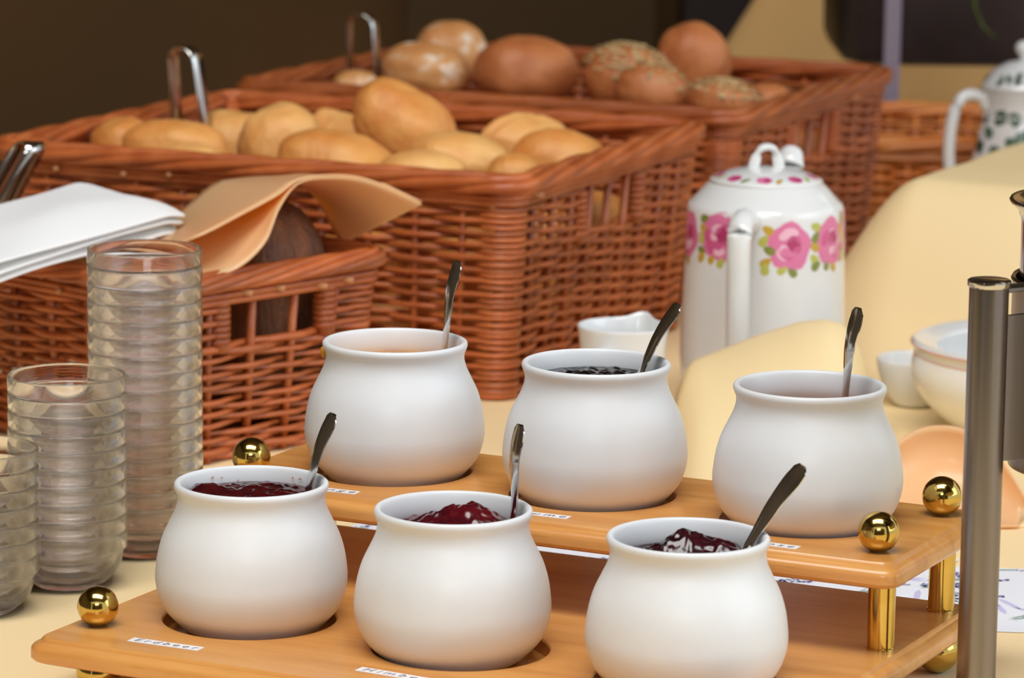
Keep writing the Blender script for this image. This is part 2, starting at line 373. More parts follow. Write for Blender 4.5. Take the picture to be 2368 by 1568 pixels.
# fill height below the rim, list of heaps (dx,dy,h,r), roughness amplitude
JF = [(.0085, [(-.026, .004, .006, .012), (.006, .012, .003, .02)], .0016), (.0135, [(.008, .004, .0145, .021), (-.02, .008, .0025, .02)], .0022), (.0125, [(.0, .006, .0125, .013), (.02, .0, .0085, .012), (-.012, 0, .004, .012)], .0030),
      (.0135, [(.005, .004, .004, .022)], .0012), (.0100, [(0, .004, .003, .02)], .0018), (.050, [], .001)]
def inner_r(z):
    pr = POT_OUT[22:]
    for (r1, z1), (r2, z2) in zip(pr, pr[1:]):
        if z1 >= z >= z2: return r1 + (r2 - r1) * ((z1 - z) / max(1e-6, z1 - z2))
    return .037
for i, ((px, py), zb) in enumerate(POTS):
    p = obj('jam_pot', None, None, None, None, mesh=POTMESH); p.location = (px, py, zb - REC)
    tag(p, PLAB[i], 'pot', 'white jam pots on the stand'); p.rotation_euler = (0, 0, i * .9)
    dep, heaps, amp = JF[i]; z0 = .0843 - dep; R = inner_r(z0) + .0006; rows = []
    for a in range(31):
        r = []
        for k in range(97):
            rr = R * (a / 30) ** .85; an = 2 * PI * k / 96; x, y = rr * math.cos(an), rr * math.sin(an)
            e = 1 - sstep(.82, 1, a / 30)
            z = z0 + sum(h * math.exp(-((x - hx) ** 2 + (y - hy) ** 2) / s ** 2) for hx, hy, h, s in heaps) * (.25 + .75 * e)
            z += amp * e * (1.0 * noise.noise(Vector((x * 130, y * 130, i * 7))) + .6 * noise.noise(Vector((x * 300, y * 300, i * 9))))
            r.append((x, y, z))
        rows.append(r)
    vs, fs = grid(rows)
    # skirt down to a shallow floor so that the jam has body
    n = 97; base = len(vs); zf = max(.0064, z0 - .012); Rf = inner_r(zf) - .0004
    vs += [(Rf * math.cos(2 * PI * k / 96), Rf * math.sin(2 * PI * k / 96), zf) for k in range(97)]
    fs += [((30 * n) + k, (30 * n) + k + 1, base + k + 1, base + k) for k in range(96)]
    fs.append(tuple(base + k for k in reversed(range(96))))
    j = obj('jam', vs, fs, JM[i]); bm = bmesh.new(); bm.from_mesh(j.data); bmesh.ops.remove_doubles(bm, verts=bm.verts, dist=1e-6); bmesh.ops.recalc_face_normals(bm, faces=bm.faces); bm.to_mesh(j.data); bm.free(); j.location = (px, py, zb - REC)
    tag(j, JLAB[i], 'jam')
    if i == 3:
        v2, f2 = lathe([(0, -.0036), (.0016, -.0026), (.0022, 0), (.0016, .0028), (0, .0038)], 12)
        d = obj('marmalade_drip', v2, f2, JM[3], p); d.matrix_parent_inverse = Matrix.Rotation(-i * .9, 4, 'Z'); d.location = (-.0412, -.004, .0776); d['label'] = 'yellow drip of marmalade under the rim'
        v2, f2 = lathe([(0, -.0014), (.0006, -.001), (.0008, 0), (.0004, .001), (0, .0015)], 8)
        d = obj('jam_spot', v2, f2, JM[0], p); d.matrix_parent_inverse = Matrix.Rotation(-i * .9, 4, 'Z'); d.location = (-.0390, -.0178, .0620); d['label'] = 'small red jam spot'
    if i == 0:
        rnd = random.Random(4)
        vs, fs = [], []
        for k in range(10):
            an = rnd.uniform(.5, 2.5) + 0; zz = .0843 - rnd.uniform(.004, .011); rr = inner_r(zz) - .0003; s = rnd.uniform(.0004, .0012)
            c = Vector((rr * math.cos(an), rr * math.sin(an), zz)); t = Vector((-math.sin(an), math.cos(an), 0)); b0 = len(vs)
            for q in range(6): vs.append(c + t * (s * 1.3 * math.cos(q * PI / 3)) + Vector((0, 0, s * math.sin(q * PI / 3))))
            fs.append(tuple(b0 + q for q in range(6)))
        d = obj('jam_smears', vs, fs, mat('jam_smear', (232, 190, 184), .4), p); d['kind'] = 'stuff'

def spoon(i, tip, enter, wdir, label, zoff=0.0, Yoff=0.0, bendv=(0, 0, 0)):
    """flat-handled teaspoon: tip and a lower visible point in the photograph, standing in pot i"""
    (px, py), zb = POTS[i]
    Y = py + Yoff
    T = at(*tip, Y - .004); En = at(*enter, Y)
    d = (En - T).normalized(); zbot = zb - REC + .0135
    Bt = En + d * ((En.z - zbot) / -d.z)
    c = Vector((px, py, 0)); v = Vector((Bt.x, Bt.y, 0)) - c
    lim = .026
    if v.length > lim: v = v.normalized() * lim
    Bt = Vector((c.x + v.x, c.y + v.y, zbot))
    L1 = (T - Bt).length; ax = (T - Bt).normalized()
    wv = Vector(wdir).normalized(); wv = (wv - ax * wv.dot(ax)).normalized(); nv = ax.cross(wv)
    rows = []; n = 44
    up = [(0, .0), (.03, .010), (.1, .0165), (.2, .0175), (.28, .011), (.34, .0055), (.45, .0042), (.6, .0058), (.8, .0098), (.93, .0122), (.975, .011), (1, .006)]
    for k in range(n):
        t = k / (n - 1)
        wd = .001
        for (a, wa), (b, wb) in zip(up, up[1:]):
            if a <= t <= b: wd = wa + (wb - wa) * sstep(a, b, t)
        mid = En if False else None
        # bend the line so that it passes the visible point En
        tt = max(0, min(1, (En - Bt).dot(ax) / L1)); off = En - (Bt + ax * (tt * L1)); kk = (t / tt if t < tt else (1 - t) / (1 - tt)) if 0 < tt < 1 else 0
        cpt = Bt + ax * (t * L1) + off * sstep(0, 1, kk) + nv * (.0035 * sstep(.72, 1, t) ** 2) - nv * (.004 * math.sin(PI * min(1, t / .3)))
        cup = .0035 * math.sin(PI * min(1, t / .3)) if t < .3 else 0
        th = .0009
        sec = []
        for q in range(-3, 4):
            s = q / 3; sec.append(cpt + wv * (wd / 2 * s) - nv * (cup * (1 - s * s)) + nv * (th + .0009) * (1 - .8 * s * s))
        for q in range(3, -4, -1):
            s = q / 3; sec.append(cpt + wv * (wd / 2 * s) - nv * (cup * (1 - s * s)) - nv * th * (1 - .6 * s * s))
        rows.append(sec)
    m = len(rows[0]); vs = [tuple(p) for r in rows for p in r]
    fs = [(a * m + q, a * m + (q + 1) % m, (a + 1) * m + (q + 1) % m, (a + 1) * m + q) for a in range(n - 1) for q in range(m)]
    fs.append(tuple(reversed(range(m)))); fs.append(tuple((n - 1) * m + q for q in range(m)))
    o = obj('teaspoon', vs, fs, M_STEEL); autosmooth(o, 50)
    return tag(o, label, 'spoon', 'steel teaspoons in the jam pots')
spoon(0, (757, 957), (716, 1118), (.5, -.86, 0), 'steel teaspoon standing in the strawberry jam pot', Yoff=.010)
spoon(1, (1189, 984), (1188, 1180), (.45, -.9, 0), 'steel teaspoon standing upright in the raspberry jam pot', Yoff=.008)
spoon(2, (1846, 1074), (1742, 1242), (.6, -.8, 0), 'steel teaspoon leaning outward in the pot of lumpy dark jam', Yoff=.006)
spoon(3, (1046, 604), (1029, 790), (.45, -.9, 0), 'steel teaspoon in the orange marmalade pot', Yoff=.012)
spoon(4, (1556, 700), (1486, 850), (.4, -.9, 0), 'steel teaspoon leaning in the plum jam pot', Yoff=.010)
spoon(5, (1972, 714), (1956, 900), (.45, -.9, 0), 'steel teaspoon in the almost empty pot', Yoff=.012)

# ------------------------------------------------------------------ glass bowls in three stacks
GP = [(0, .0012), (.0175, .0012), (.0190, 0), (.0203, .0004), (.0225, .0022), (.0268, .0062), (.0304, .0112), (.0325, .0165), (.0334, .0215), (.0337, .0232), (.0352, .0240), (.0357, .0252), (.0357, .0330), (.0354, .0339), (.0348, .0342), (.0342, .0338), (.0340, .0328), (.0339, .0240), (.0332, .0215), (.0316, .0165), (.0288, .0115), (.0250, .0080), (.0200, .0058), (.0100, .0050), (0, .0049)]
vs, fs = lathe(GP, 56)
GM = bpy.data.meshes.new('glass_bowl'); GM.from_pydata(vs, [], fs); GM.polygons.foreach_set('use_smooth', [True] * len(GM.polygons)); GM.materials.append(M_GLASS)
def glass_stack(x, y, n, txt, grp, seed):
    rr = random.Random(seed)
    for k in range(n):
        o = obj('glass_bowl', None, None, None, None, mesh=GM)
        o.location = (x + rr.uniform(-.0002, .0002), y + rr.uniform(-.0002, .0002), .0003 + k * .01065)
        lab = 'clear glass bowl nested in the %s' % txt
        if k == n - 1: lab = 'topmost clear glass bowl of the %s' % txt
        if k == 0: lab = 'bottom clear glass bowl of the %s, on the tablecloth' % txt
        tag(o, lab, 'bowl', grp)
glass_stack(-.2285, .0705, 16, 'tall stack before the bread basket', 'glass bowls of the tall stack', 1)
glass_stack(-.2675, -.0140, 10, 'middle-height stack', 'glass bowls of the middle stack', 2)
glass_stack(-.3125, -.0790, 7, 'short stack', 'glass bowls of the short stack', 3)

# ------------------------------------------------------------------ wicker baskets
def basket(name, label, cx, cy, yaw, L, W, H, m, pitch=.042, taper=.012, rowp=.0047, sr=.0021, handle=None, seed=0, base=True, rim_r=.0043, rim_h=.0064, cuts=10, ns=5, pitch_rim=.34):
    """woven basket; frame x along the length, y along the width; handle = (z0,z1,halfwidth) of the openings in the two short sides"""
    rnd = random.Random(seed)
    B = thing(name, label, 'basket', (cx, cy, 0), yaw)
    nx = max(2, round(L / pitch)); ny = max(2, round(W / pitch)); rc = .014; amp = .0042
    def half(z): return L / 2 - .008 - taper * (1 - z / H), W / 2 - .008 - taper * (1 - z / H)
    HX, HY = half(H)
    def side_pts(row, hx, hy, step=.25, jit=True):
        """perimeter samples (x, y, nx, ny, offset) anticlockwise from the +x/-y corner"""
        out = []
        for sidx, (n, ln) in enumerate(((ny, 2 * hy), (nx, 2 * hx), (ny, 2 * hy), (nx, 2 * hx))):
            k = 0; tot = int(n / step)
            for q in range(tot + 1):
                u = q * step; f = u / n; s = -ln / 2 + ln * f
                s = max(-ln / 2 + rc, min(ln / 2 - rc, s)) if (q in (0, tot)) else s
                if not (q in (0, tot)) and abs(s) > ln / 2 - rc: continue
                wgt = sstep(.15, .95, min(u, n - u))
                off = wgt * amp * math.cos(PI * (u + row + sidx)) + (1 - wgt) * amp * .9
                if sidx == 0: p = (hx, s, 1, 0)
                elif sidx == 1: p = (-s, hy, 0, 1)
                elif sidx == 2: p = (-hx, -s, -1, 0)
                else: p = (s, -hy, 0, -1)
                out.append((p[0], p[1], p[2], p[3], off, sidx, s))
            c = ((hx - rc, hy - rc, 0), (-hx + rc, hy - rc, PI / 2), (-hx + rc, -hy + rc, PI), (hx - rc, -hy + rc, 1.5 * PI))[sidx]
            for q in (1, 2, 3):
                a = c[2] + PI / 2 * q / 4
                out.append((c[0] + rc * math.cos(a), c[1] + rc * math.sin(a), math.cos(a), math.sin(a), amp * .9, -1, 0))
        return out
    cache = {}
    def ring(row, z, r, var):
        key = (row % 2, var, r)
        if key not in cache:
            rv = random.Random(seed * 31 + var * 7 + row % 2); ph = rv.uniform(0, 6)
            pts = [(x + a * o_, y + b * o_, .0007 * math.sin(6 * x / L * PI + ph) + .0006 * math.sin(23 * (x + y) + ph) + rv.uniform(-.0003, .0003)) for x, y, a, b, o_, s_, q_ in side_pts(row, HX, HY)]
            v, f = tube(pts, r, 6, True)
            me = bpy.data.meshes.new('weaver'); me.from_pydata(v, [], f); me.polygons.foreach_set('use_smooth', [True] * len(f)); me.materials.append(m); cache[key] = me
        o = obj('weaver', None, None, None, B, mesh=cache[key]); hx, hy = half(z); o.location = (0, 0, z); o.scale = (hx / HX, hy / HY, 1); return o
    nrow = int((H - .012) / rowp)
    for i in range(nrow):
        z = .003 + i * rowp
        thick = i < 3 or (handle and abs(z - handle[0] + .004) < rowp * 1.05)
        if handle and handle[0] < z < handle[1]:
            hx, hy = half(z); P = side_pts(i, hx, hy)
            # keep the runs between the two openings
            runs, cur = [], []
            for pnt in P + P:
                if pnt[5] in (0, 2) and abs(pnt[6]) < handle[2]:
                    if len(cur) > 3: runs.append(cur)
                    cur = []
                else: cur.append(pnt)
            for run in runs[1:3]:
                v, f = tube([(x + a * o_, y + b * o_, z + rnd.uniform(-.0004, .0004)) for x, y, a, b, o_, s_, q_ in run], sr * 1.1, 6)
                obj('weaver', v, f, m, B)
        else:
            ring(i, z, sr * (1.35 if thick else 1), i // 2 % 5)
    # stakes
    def stake(x0, y0, x1, y1, r, z0=0, z1=H - .004):
        v, f = tube([(x0, y0, z0), ((x0 + x1) / 2 + rnd.uniform(-.0006, .0006), (y0 + y1) / 2, (z0 + z1) / 2), (x1, y1, z1)], r, 8)
        return obj('stake', v, f, m, B)
    bx, by = half(0)
    for sidx, n in ((0, ny), (1, nx), (2, ny), (3, nx)):
        for k in range(1, n):
            f = k / n; g = 2 * f - 1
            if sidx % 2 == 0:
                sg = 1 if sidx == 0 else -1; stake(sg * bx, g * by, sg * HX, g * HY, .0032)
            else:
                sg = 1 if sidx == 1 else -1; stake(g * bx, sg * by, g * HX, sg * HY, .0032)
    for sx in (-1, 1):
        for sy in (-1, 1):
            o = stake(sx * (bx - .008), sy * (by - .008), sx * (HX - .008), sy * (HY - .008), .0085); o.name = 'corner_post'
    # bindings on both sides of each opening
    if handle:
        for sx in (-1, 1):
            for sy in (-1, 1):
                hx, hy = half((handle[0] + handle[1]) / 2); vs, fs = [], []
                for q in range(7):
                    z = handle[0] + (handle[1] - handle[0]) * (q + .5) / 7
                    tube([(sx * hx + .0066 * math.cos(a), sy * (handle[2] + .005) + .0066 * math.sin(a), z + .0006 * math.sin(a)) for a in [2 * PI * k / 10 for k in range(10)]], .0026, 6, True, vs, fs)
                obj('handle_binding', vs, fs, m, B)
                v, f = tube([(sx * hx, sy * (handle[2] + .005), handle[0] - .006), (sx * hx, sy * (handle[2] + .005), handle[1] + .008)], .0058, 8); obj('handle_post', v, f, m, B)
    # twisted border
    P = side_pts(0, HX, HY, .125)
    cum = 0; pts = []
    for k, p in enumerate(P):
        if k: cum += math.hypot(p[0] - P[k - 1][0], p[1] - P[k - 1][1])
        pts.append((p, cum))
    tot = cum + math.hypot(P[0][0] - P[-1][0], P[0][1] - P[-1][1]); turns = round(tot / pitch_rim)
    for st in range(ns):
        line = []
        for p, c in pts:
            a = 2 * PI * (turns * c / tot + st / ns)
            ro = rim_h * math.cos(a) * 1.15; rz = rim_h * math.sin(a) * .8
            line.append((p[0] + p[2] * (ro + .002), p[1] + p[3] * (ro + .002), H - .004 + rz))
        v, f = tube(line, rim_r, 8, True); obj('border_strand', v, f, m, B)
    # two straight strands under the border
    for q in range(2):
        v, f = tube([(p[0] + p[2] * .003, p[1] + p[3] * .003, H - .0145 - q * .0042) for p, c in pts], sr * 1.25, 6, True); obj('weaver', v, f, m, B)
    # cut willow ends poking out under the border
    for q in range(cuts):
        p, c = pts[rnd.randrange(len(pts))]
        if p[5] < 0: continue
        t = Vector((-p[3], p[2], 0)); nvec = Vector((p[2], p[3], 0)); a = Vector((p[0], p[1], H - .013 - rnd.uniform(0, .004))) + nvec * .002
        v, f = tube([a, a + nvec * .0075 + t * .006 + Vector((0, 0, -.001))], .0022, 8); obj('cut_end', v, f, M_CUT, B)
    if base:
        boxobj('base', (-bx, bx, -by, by, .001, .006), m, B, .0015)
    return B
def frame(yaw): return Vector((math.cos(yaw), math.sin(yaw), 0)), Vector((-math.sin(yaw), math.cos(yaw), 0))
# basket A: near corner (+x,-y) at (-.2355,.278)
YA = math.radians(-43); eA, nA = frame(YA); LA, WA, HA = .30, .222, .135
cA = Vector((-.2365, .278, 0)) - eA * LA / 2 + nA * WA / 2
basket('bread_basket', 'small orange-brown wicker basket holding a dark loaf', cA.x, cA.y, YA, LA, WA, HA, M_WA, handle=(.086, .117, .046), seed=1, cuts=14, ns=7, rim_r=.0031, rim_h=.0062, pitch_rim=.26)
YB = math.radians(-23.8); eB, nB = frame(YB); LB, WB, HB = .462, .395, .172
cB = Vector((.004, .541, 0)) - eB * LB / 2 + nB * WB / 2
basket('bread_basket', 'large red-brown wicker basket filled with golden rolls', cB.x, cB.y, YB, LB, WB, HB, M_WB, handle=(.112, .148, .055), seed=2, pitch=.041, cuts=9)
YC = math.radians(-24.5); eC, nC = frame(YC); LC, WC, HC = .492, .415, .172
cC = Vector((.191, .966, 0)) - eC * LC / 2 + nC * WC / 2
basket('bread_basket', 'dark red-brown wicker basket filled with brown and seeded rolls', cC.x, cC.y, YC, LC, WC, HC, M_WC, handle=(.112, .148, .055), seed=3, pitch=.041, cuts=8)
cD = Vector((.30, 1.555, 0)); YD = math.radians(-2)
basket('wicker_tray', 'low honey-coloured wicker tray behind the ivy-patterned jug', .43, 1.67, YD, .36, .31, .082, M_WD, pitch=.03, rowp=.0055, sr=.0026, seed=4, cuts=0, rim_h=.006)

# ------------------------------------------------------------------ bread
def sphere_dir(nu=36, nv=22):
    D = []
    for a in range(nv + 1):
        th = PI * a / nv; D.append([(math.sin(th) * math.cos(2 * PI * k / nu), math.sin(th) * math.sin(2 * PI * k / nu), math.cos(th)) for k in range(nu)])
    return D
def roll(name, loc, half, rot, m, label, group, seed, cat='bread roll', crease=0, lump=.085, power=2.3, vert=None):
    vert = vert or power
    D = sphere_dir(); vs, fs = [], []; nu = 36
    for a, r in enumerate(D):
        for k, d in enumerate(r):
            d = Vector(d); q = ((abs(d.x) ** power + abs(d.y) ** power) ** (vert / power) + abs(d.z) ** vert) ** (-1 / vert)
            s = q * (1 + lump * noise.noise(d * 1.7 + Vector((seed * 3.1, 0, 0))) + lump * .45 * noise.noise(d * 4.2 + Vector((0, seed * 2.3, 0))) + .010 * noise.noise(d * 9 + Vector((seed, 0, 0))))
            if crease and d.z > -.2:
                c = abs(d.y + .12 * math.sin(3 * d.x + seed)); s *= 1 - crease * math.exp(-(c / .11) ** 2) + crease * .45 * math.exp(-((c - .24) / .12) ** 2)
            z = d.z * s * half[2]
            if d.z < 0: z *= .86
            vs.append((d.x * s * half[0], d.y * s * half[1], z))
    for a in range(len(D) - 1):
        for k in range(nu):
            k2 = (k + 1) % nu; fs.append((a * nu + k, (a + 1) * nu + k, (a + 1) * nu + k2, a * nu + k2))
    o = obj(name, vs, fs, m); o.location = loc; o.rotation_euler = rot; subsurf(o, 1)
    return tag(o, label, cat, group)
GB = 'golden rolls in the large basket'
R = math.radians
def pr(px, py, Y, dz=0): p = at(px, py, Y); return (p.x, p.y, p.z + dz)
rolls = [  # px, py, Y, half sizes, rotation, material, crease, label
    (286, 345, .83, (.0255, .026, .024), (0, .1, .4), M_ROLL, 0, 'round golden roll in the far end corner of the large basket'),
    (406, 345, .787, (.042, .026, .022), (0, .05, -.15), M_ROLL, 0, 'long reddish-golden roll lying by the tongs in the large basket'),
    (545, 335, .955, (.036, .030, .028), (0, .1, .2), M_ROLLP, 0, 'pale round roll beside the upright tongs'),
    (652, 338, .83, (.034, .030, .032), (.1, -.2, .3), M_ROLLP, .0, 'high rounded pale roll with smooth top'),
    (776, 343, .915, (.036, .028, .028), (.2, .15, .9), M_ROLLP, .24, 'split-top golden roll with a raised ridge'),
    (780, 384, .745, (.047, .032, .026), (0, .18, -.25), M_ROLL, 0, 'long pointed golden roll behind the front rim'),
    (930, 292, .84, (.043, .034, .030), (.1, .55, -.35), M_ROLL, 0, 'egg-shaped amber roll lying on top of the heap'),
    (1062, 378, .77, (.038, .032, .024), (0, .1, .2), M_ROLLP, 0, 'pale round roll right of the amber roll'),
    (975, 404, .70, (.032, .026, .018), (0, 0, .1), M_ROLLP, .0, 'flat pale roll low against the front rim'),
    (1215, 343, .865, (.036, .028, .025), (0, .1, .5), M_ROLLP, .24, 'split pale roll near the handle side'),
    (1298, 375, .79, (.038, .028, .024), (0, .15, -.1), M_ROLL, 0, 'smooth golden roll at the handle side of the large basket'),
    (1190, 413, .68, (.022, .020, .018), (0, 0, 0), M_ROLL, 0, 'small golden roll tucked in the front corner'),
    (445, 382, .712, (.028, .022, .016), (0, 0, -.2), M_ROLLP, 0, 'pale roll barely showing over the front rim'),
]
for k, (x, y, Y, h, r, m, cr, lab) in enumerate(rolls):
    roll('golden_roll', pr(x, y, Y), [q * 1.07 for q in h], r, m, lab, GB, k + 1, crease=cr)
rr = random.Random(11)
# hidden rolls that carry the heap
for k, (u, v) in enumerate([(-.15, -.1), (-.05, -.11), (.06, -.1), (.15, -.1), (-.16, .02), (-.05, .0), (.06, .02), (.15, .03), (-.15, .12), (-.04, .12), (.07, .12), (.155, .12)]):
    for lay, z in enumerate((.036, .092)):
        p = cB + eB * (u + rr.uniform(-.006, .006)) + nB * (v + rr.uniform(-.006, .006))
        roll('golden_roll', (p.x, p.y, z), (.039, .033, .028), (0, 0, rr.uniform(-1, 1)), M_ROLL, 'golden roll buried under the heap in the large basket', GB, 40 + k * 2 + lay)
GC = 'brown rolls in the rear basket'
brs = [
    (1040, 128, 1.43, (.036, .032, .034), (0, 0, .3), M_FLOUR, 'floury round roll at the back of the rear basket'),
    (984, 168, 1.30, (.042, .032, .028), (0, .12, -.2), M_FLOUR, 'flour-dusted crusty roll with a white crown'),
    (1216, 168, 1.28, (.049, .038, .034), (0, .05, .2), M_BROWN, 'largest smooth brown round roll'),
    (1450, 185, 1.24, (.041, .034, .034), (0, .1, 0), M_BROWN, 'brown roll thickly topped with oat flakes'),
    (1508, 214, 1.16, (.034, .028, .026), (0, .2, -.2), M_BROWN, 'brown seeded roll leaning on the oat-topped roll'),
    (1606, 145, 1.33, (.034, .030, .040), (.1, -.45, .2), M_BROWN, 'tilted smooth red-brown roll standing high'),
    (1676, 236, 1.12, (.033, .026, .020), (0, .1, -.2), M_BROWN, 'low brown roll with sparse oat flakes'),
    (822, 202, 1.2, (.022, .02, .016), (0, 0, 0), M_FLOUR, 'small pale roll beside the tongs of the rear basket'),
    (1775, 234, 1.20, (.022, .022, .017), (0, 0, 0), M_BROWN, 'small reddish roll in the handle corner of the rear basket'),
]
BR = []
for k, (x, y, Y, h, r, m, lab) in enumerate(brs):
    BR.append(roll('brown_roll', pr(x, y, Y), h, r, m, lab, GC, k + 70, lump=.07))
for k, (u, v) in enumerate([(-.17, -.1), (-.06, -.11), (.06, -.1), (.17, -.1), (-.17, .01), (-.06, .0), (.05, .01), (.16, .02), (-.16, .12), (-.05, .12), (.06, .12), (.17, .12)]):
    for lay, z in enumerate((.036, .095)):
        p = cC + eC * (u + rr.uniform(-.006, .006)) + nC * (v + rr.uniform(-.006, .006))
        roll('brown_roll', (p.x, p.y, z), (.046, .038, .03), (0, 0, rr.uniform(-1, 1)), M_BROWN, 'brown roll buried under the heap in the rear basket', GC, 90 + k * 2 + lay)
def flakes(o, n, zmin, seed, s=.0028):
    rn = random.Random(seed); me = o.data; vs, fs = [], []
    cand = [v for v in me.vertices if v.normal.z > zmin]
    for q in range(n):
        v = rn.choice(cand); c = v.co + Vector((rn.uniform(-.003, .003), rn.uniform(-.003, .003), 0)) + v.normal * .0006
        a = v.normal.orthogonal().normalized(); a = Matrix.Rotation(rn.uniform(0, 6), 3, v.normal) @ a; b = v.normal.cross(a); tl = v.normal * rn.uniform(-.0009, .0012); b0 = len(vs)
        for t in range(6): vs.append(c + a * (s * math.cos(t * PI / 3)) + b * (s * .7 * math.sin(t * PI / 3)) + tl * math.cos(t * PI / 3))
        vs.append(c + v.normal * .0009); fs += [(b0 + t, b0 + (t + 1) % 6, b0 + 6) for t in range(6)]
    f = obj('oat_flakes', vs, fs, M_OAT, o, smooth=False); f['kind'] = 'stuff'
flakes(BR[3], 520, .15, 1); flakes(BR[4], 130, .45, 2); flakes(BR[6], 220, .3, 3)
# dark loaf in the small basket
lp = Vector((-.2365, .278, .0832)) - eA * .070 + nA * .157
lf = roll('rye_loaf', lp, (.0425, .042, .0895), (0, 0, YA), M_RYE, 'dark rye loaf standing in the small basket', None, 5, cat='loaf', lump=.03, power=4.0, vert=2.7)

# ------------------------------------------------------------------ peach oilcloth over the loaf, white napkin
def loft(name, A, Bc, n, m, mt, mid=None, bulge=0):
    """surface between two splines of world points"""
    a = spline(A, n); b = spline(Bc, n); c = spline(mid, n) if mid else None; rows = []
    for i in range(n):
        r = []
        for j in range(m):
            t = j / (m - 1); p, q = Vector(a[i]), Vector(b[i])
            if c:
                k = Vector(c[i]); r.append(tuple(p * ((1 - t) * (1 - 2 * t)) + k * (4 * t * (1 - t)) + q * (t * (2 * t - 1))))
            else: r.append(tuple(p.lerp(q, t)))
        rows.append(r)
    vs, fs = grid(rows); return obj(name, vs, fs, mt)
P3 = lambda L: [tuple(at(*p)) for p in L]
pc = thing('peach_cloth', 'glossy peach oilcloth arched over the dark loaf, edge curling up', 'cloth', tuple(lp * 0))
E1 = P3([(120, 622, .385), (330, 590, .345), (455, 548, .315), (562, 494, .345), (640, 452, .36), (690, 417, .375), (760, 405, .395), (850, 415, .41), (975, 467, .42)])
K1 = P3([(70, 592, .45), (250, 556, .45), (372, 526, .45), (432, 476, .45), (495, 425, .46), (560, 412, .47), (640, 408, .475), (720, 404, .47), (890, 425, .44)])
t1 = loft('upper_layer', E1, K1, 60, 12, M_PEACH); t1.parent = pc; solid(t1, .0012)
E2 = P3([(330, 648, .33), (471, 640, .318), (549, 620, .325), (612, 561, .335), (646, 480, .35), (690, 424, .372), (760, 410, .393), (850, 420, .409), (975, 472, .419)])
G2 = P3([(250, 612, .38), (372, 566, .40), (440, 510, .41), (510, 460, .43), (600, 434, .452), (690, 426, .475), (740, 470, .49), (766, 522, .49), (790, 566, .485)])
t2 = loft('lower_layer', E2, G2, 60, 14, M_PEACH); t2.parent = pc; solid(t2, .0012)

def napkin():
    nk = thing('white_napkin', 'folded white cloth napkin lying over the small basket', 'napkin')
    Q = [at(-160, 520, .36), at(208, 414, .47), at(434, 480, .395), at(-20, 612, .262)]   # left, back, right, front corners (top layer)
    def layer(name, dz, shr, sag, seed):
        rows = []
        for i in range(25):
            u = i / 24; r = []
            for j in range(25):
                v = j / 24; uu = .5 + (u - .5) * shr; vv = .5 + (v - .5) * shr
                p = Q[0] * (1 - uu) * (1 - vv) + Q[1] * uu * (1 - vv) + Q[2] * uu * vv + Q[3] * (1 - uu) * vv
                p = p + Vector((0, 0, dz + .004 * noise.noise(Vector((u * 2.2, v * 2.2, seed))) + .006 * math.sin(PI * u) * math.sin(PI * v)))
                p.z -= sag * sstep(.86, 1, v) + .004 * sstep(.9, 1, u)
                r.append(tuple(p))
            rows.append(r)
        vs, fs = grid(rows); o = obj(name, vs, fs, M_NAPKIN, nk); solid(o, .0022); subsurf(o, 1)
    layer('top_fold', 0, 1.0, .001, 1); layer('middle_fold', -.0055, .985, .0025, 2.2); layer('bottom_fold', -.0105, .97, .004, 3.1)
    # rounded fold joining the layers along the right-hand edges
    for a, b, nm in ((Q[1], Q[2], 'fold_edge'), (Q[2], Q[3], 'fold_edge')):
        rows = []
        for i in range(20):
            p = a.lerp(b, i / 19); d = (b - a).cross(Vector((0, 0, 1))).normalized(); rr_ = .0028
            rows.append([tuple(p + Vector((0, 0, -.0028 + rr_ * math.cos(t))) - d * (.0022 - rr_ * math.sin(t)) * 1) for t in [PI * k / 8 for k in range(9)]])
        vs, fs = grid(rows)
    return nk
napkin()

# ------------------------------------------------------------------ tongs
def tongs(label, apex, half, width_dir, leg, spread, tilt, w=.016, group='serving tongs'):
    """bent steel strip: apex point (world), legs hanging down; width_dir is the strip's width direction"""
    wd = Vector(width_dir).normalized(); sd = wd.cross(Vector((0, 0, 1))).normalized(); dn = Vector(tilt).normalized()
    path = []
    for k in range(7): path.append((-(half + spread * (1 - k / 6)), leg * (1 - k / 6) + half))
    for k in range(1, 12): a = PI - PI * k / 12; path.append((half * math.cos(a), half - half * math.sin(a)))
    for k in range(7): path.append(((half + spread * k / 6), half + leg * k / 6))
    rows = []
    c = Vector(apex)
    for s, d in path:
        p = c + sd * s + dn * d; ww = w
        rows.append([tuple(p - wd * ww / 2), tuple(p), tuple(p + wd * ww / 2)])
    vs, fs = grid(rows); o = obj('serving_tongs', vs, fs, M_STEEL); solid(o, .0014); autosmooth(o, 60)
    return tag(o, label, 'tongs', group)
a = at(424, 107, .93); tongs('steel serving tongs standing in the large basket of golden rolls', a, .0125, (.5, .87, 0), .085, .004, (.10, 0, -1), .015)
a = at(836, 31, 1.30); tongs('steel serving tongs in the rear basket of brown rolls', a, .0130, (.38, .92, 0), .08, .002, (.04, 0, -1), .013)
a = at(74, 328, .50); tongs('steel serving tongs leaning behind the white napkin', a, .0095, (.75, .66, -.1), .09, .003, (-.55, -.1, -1), .017)

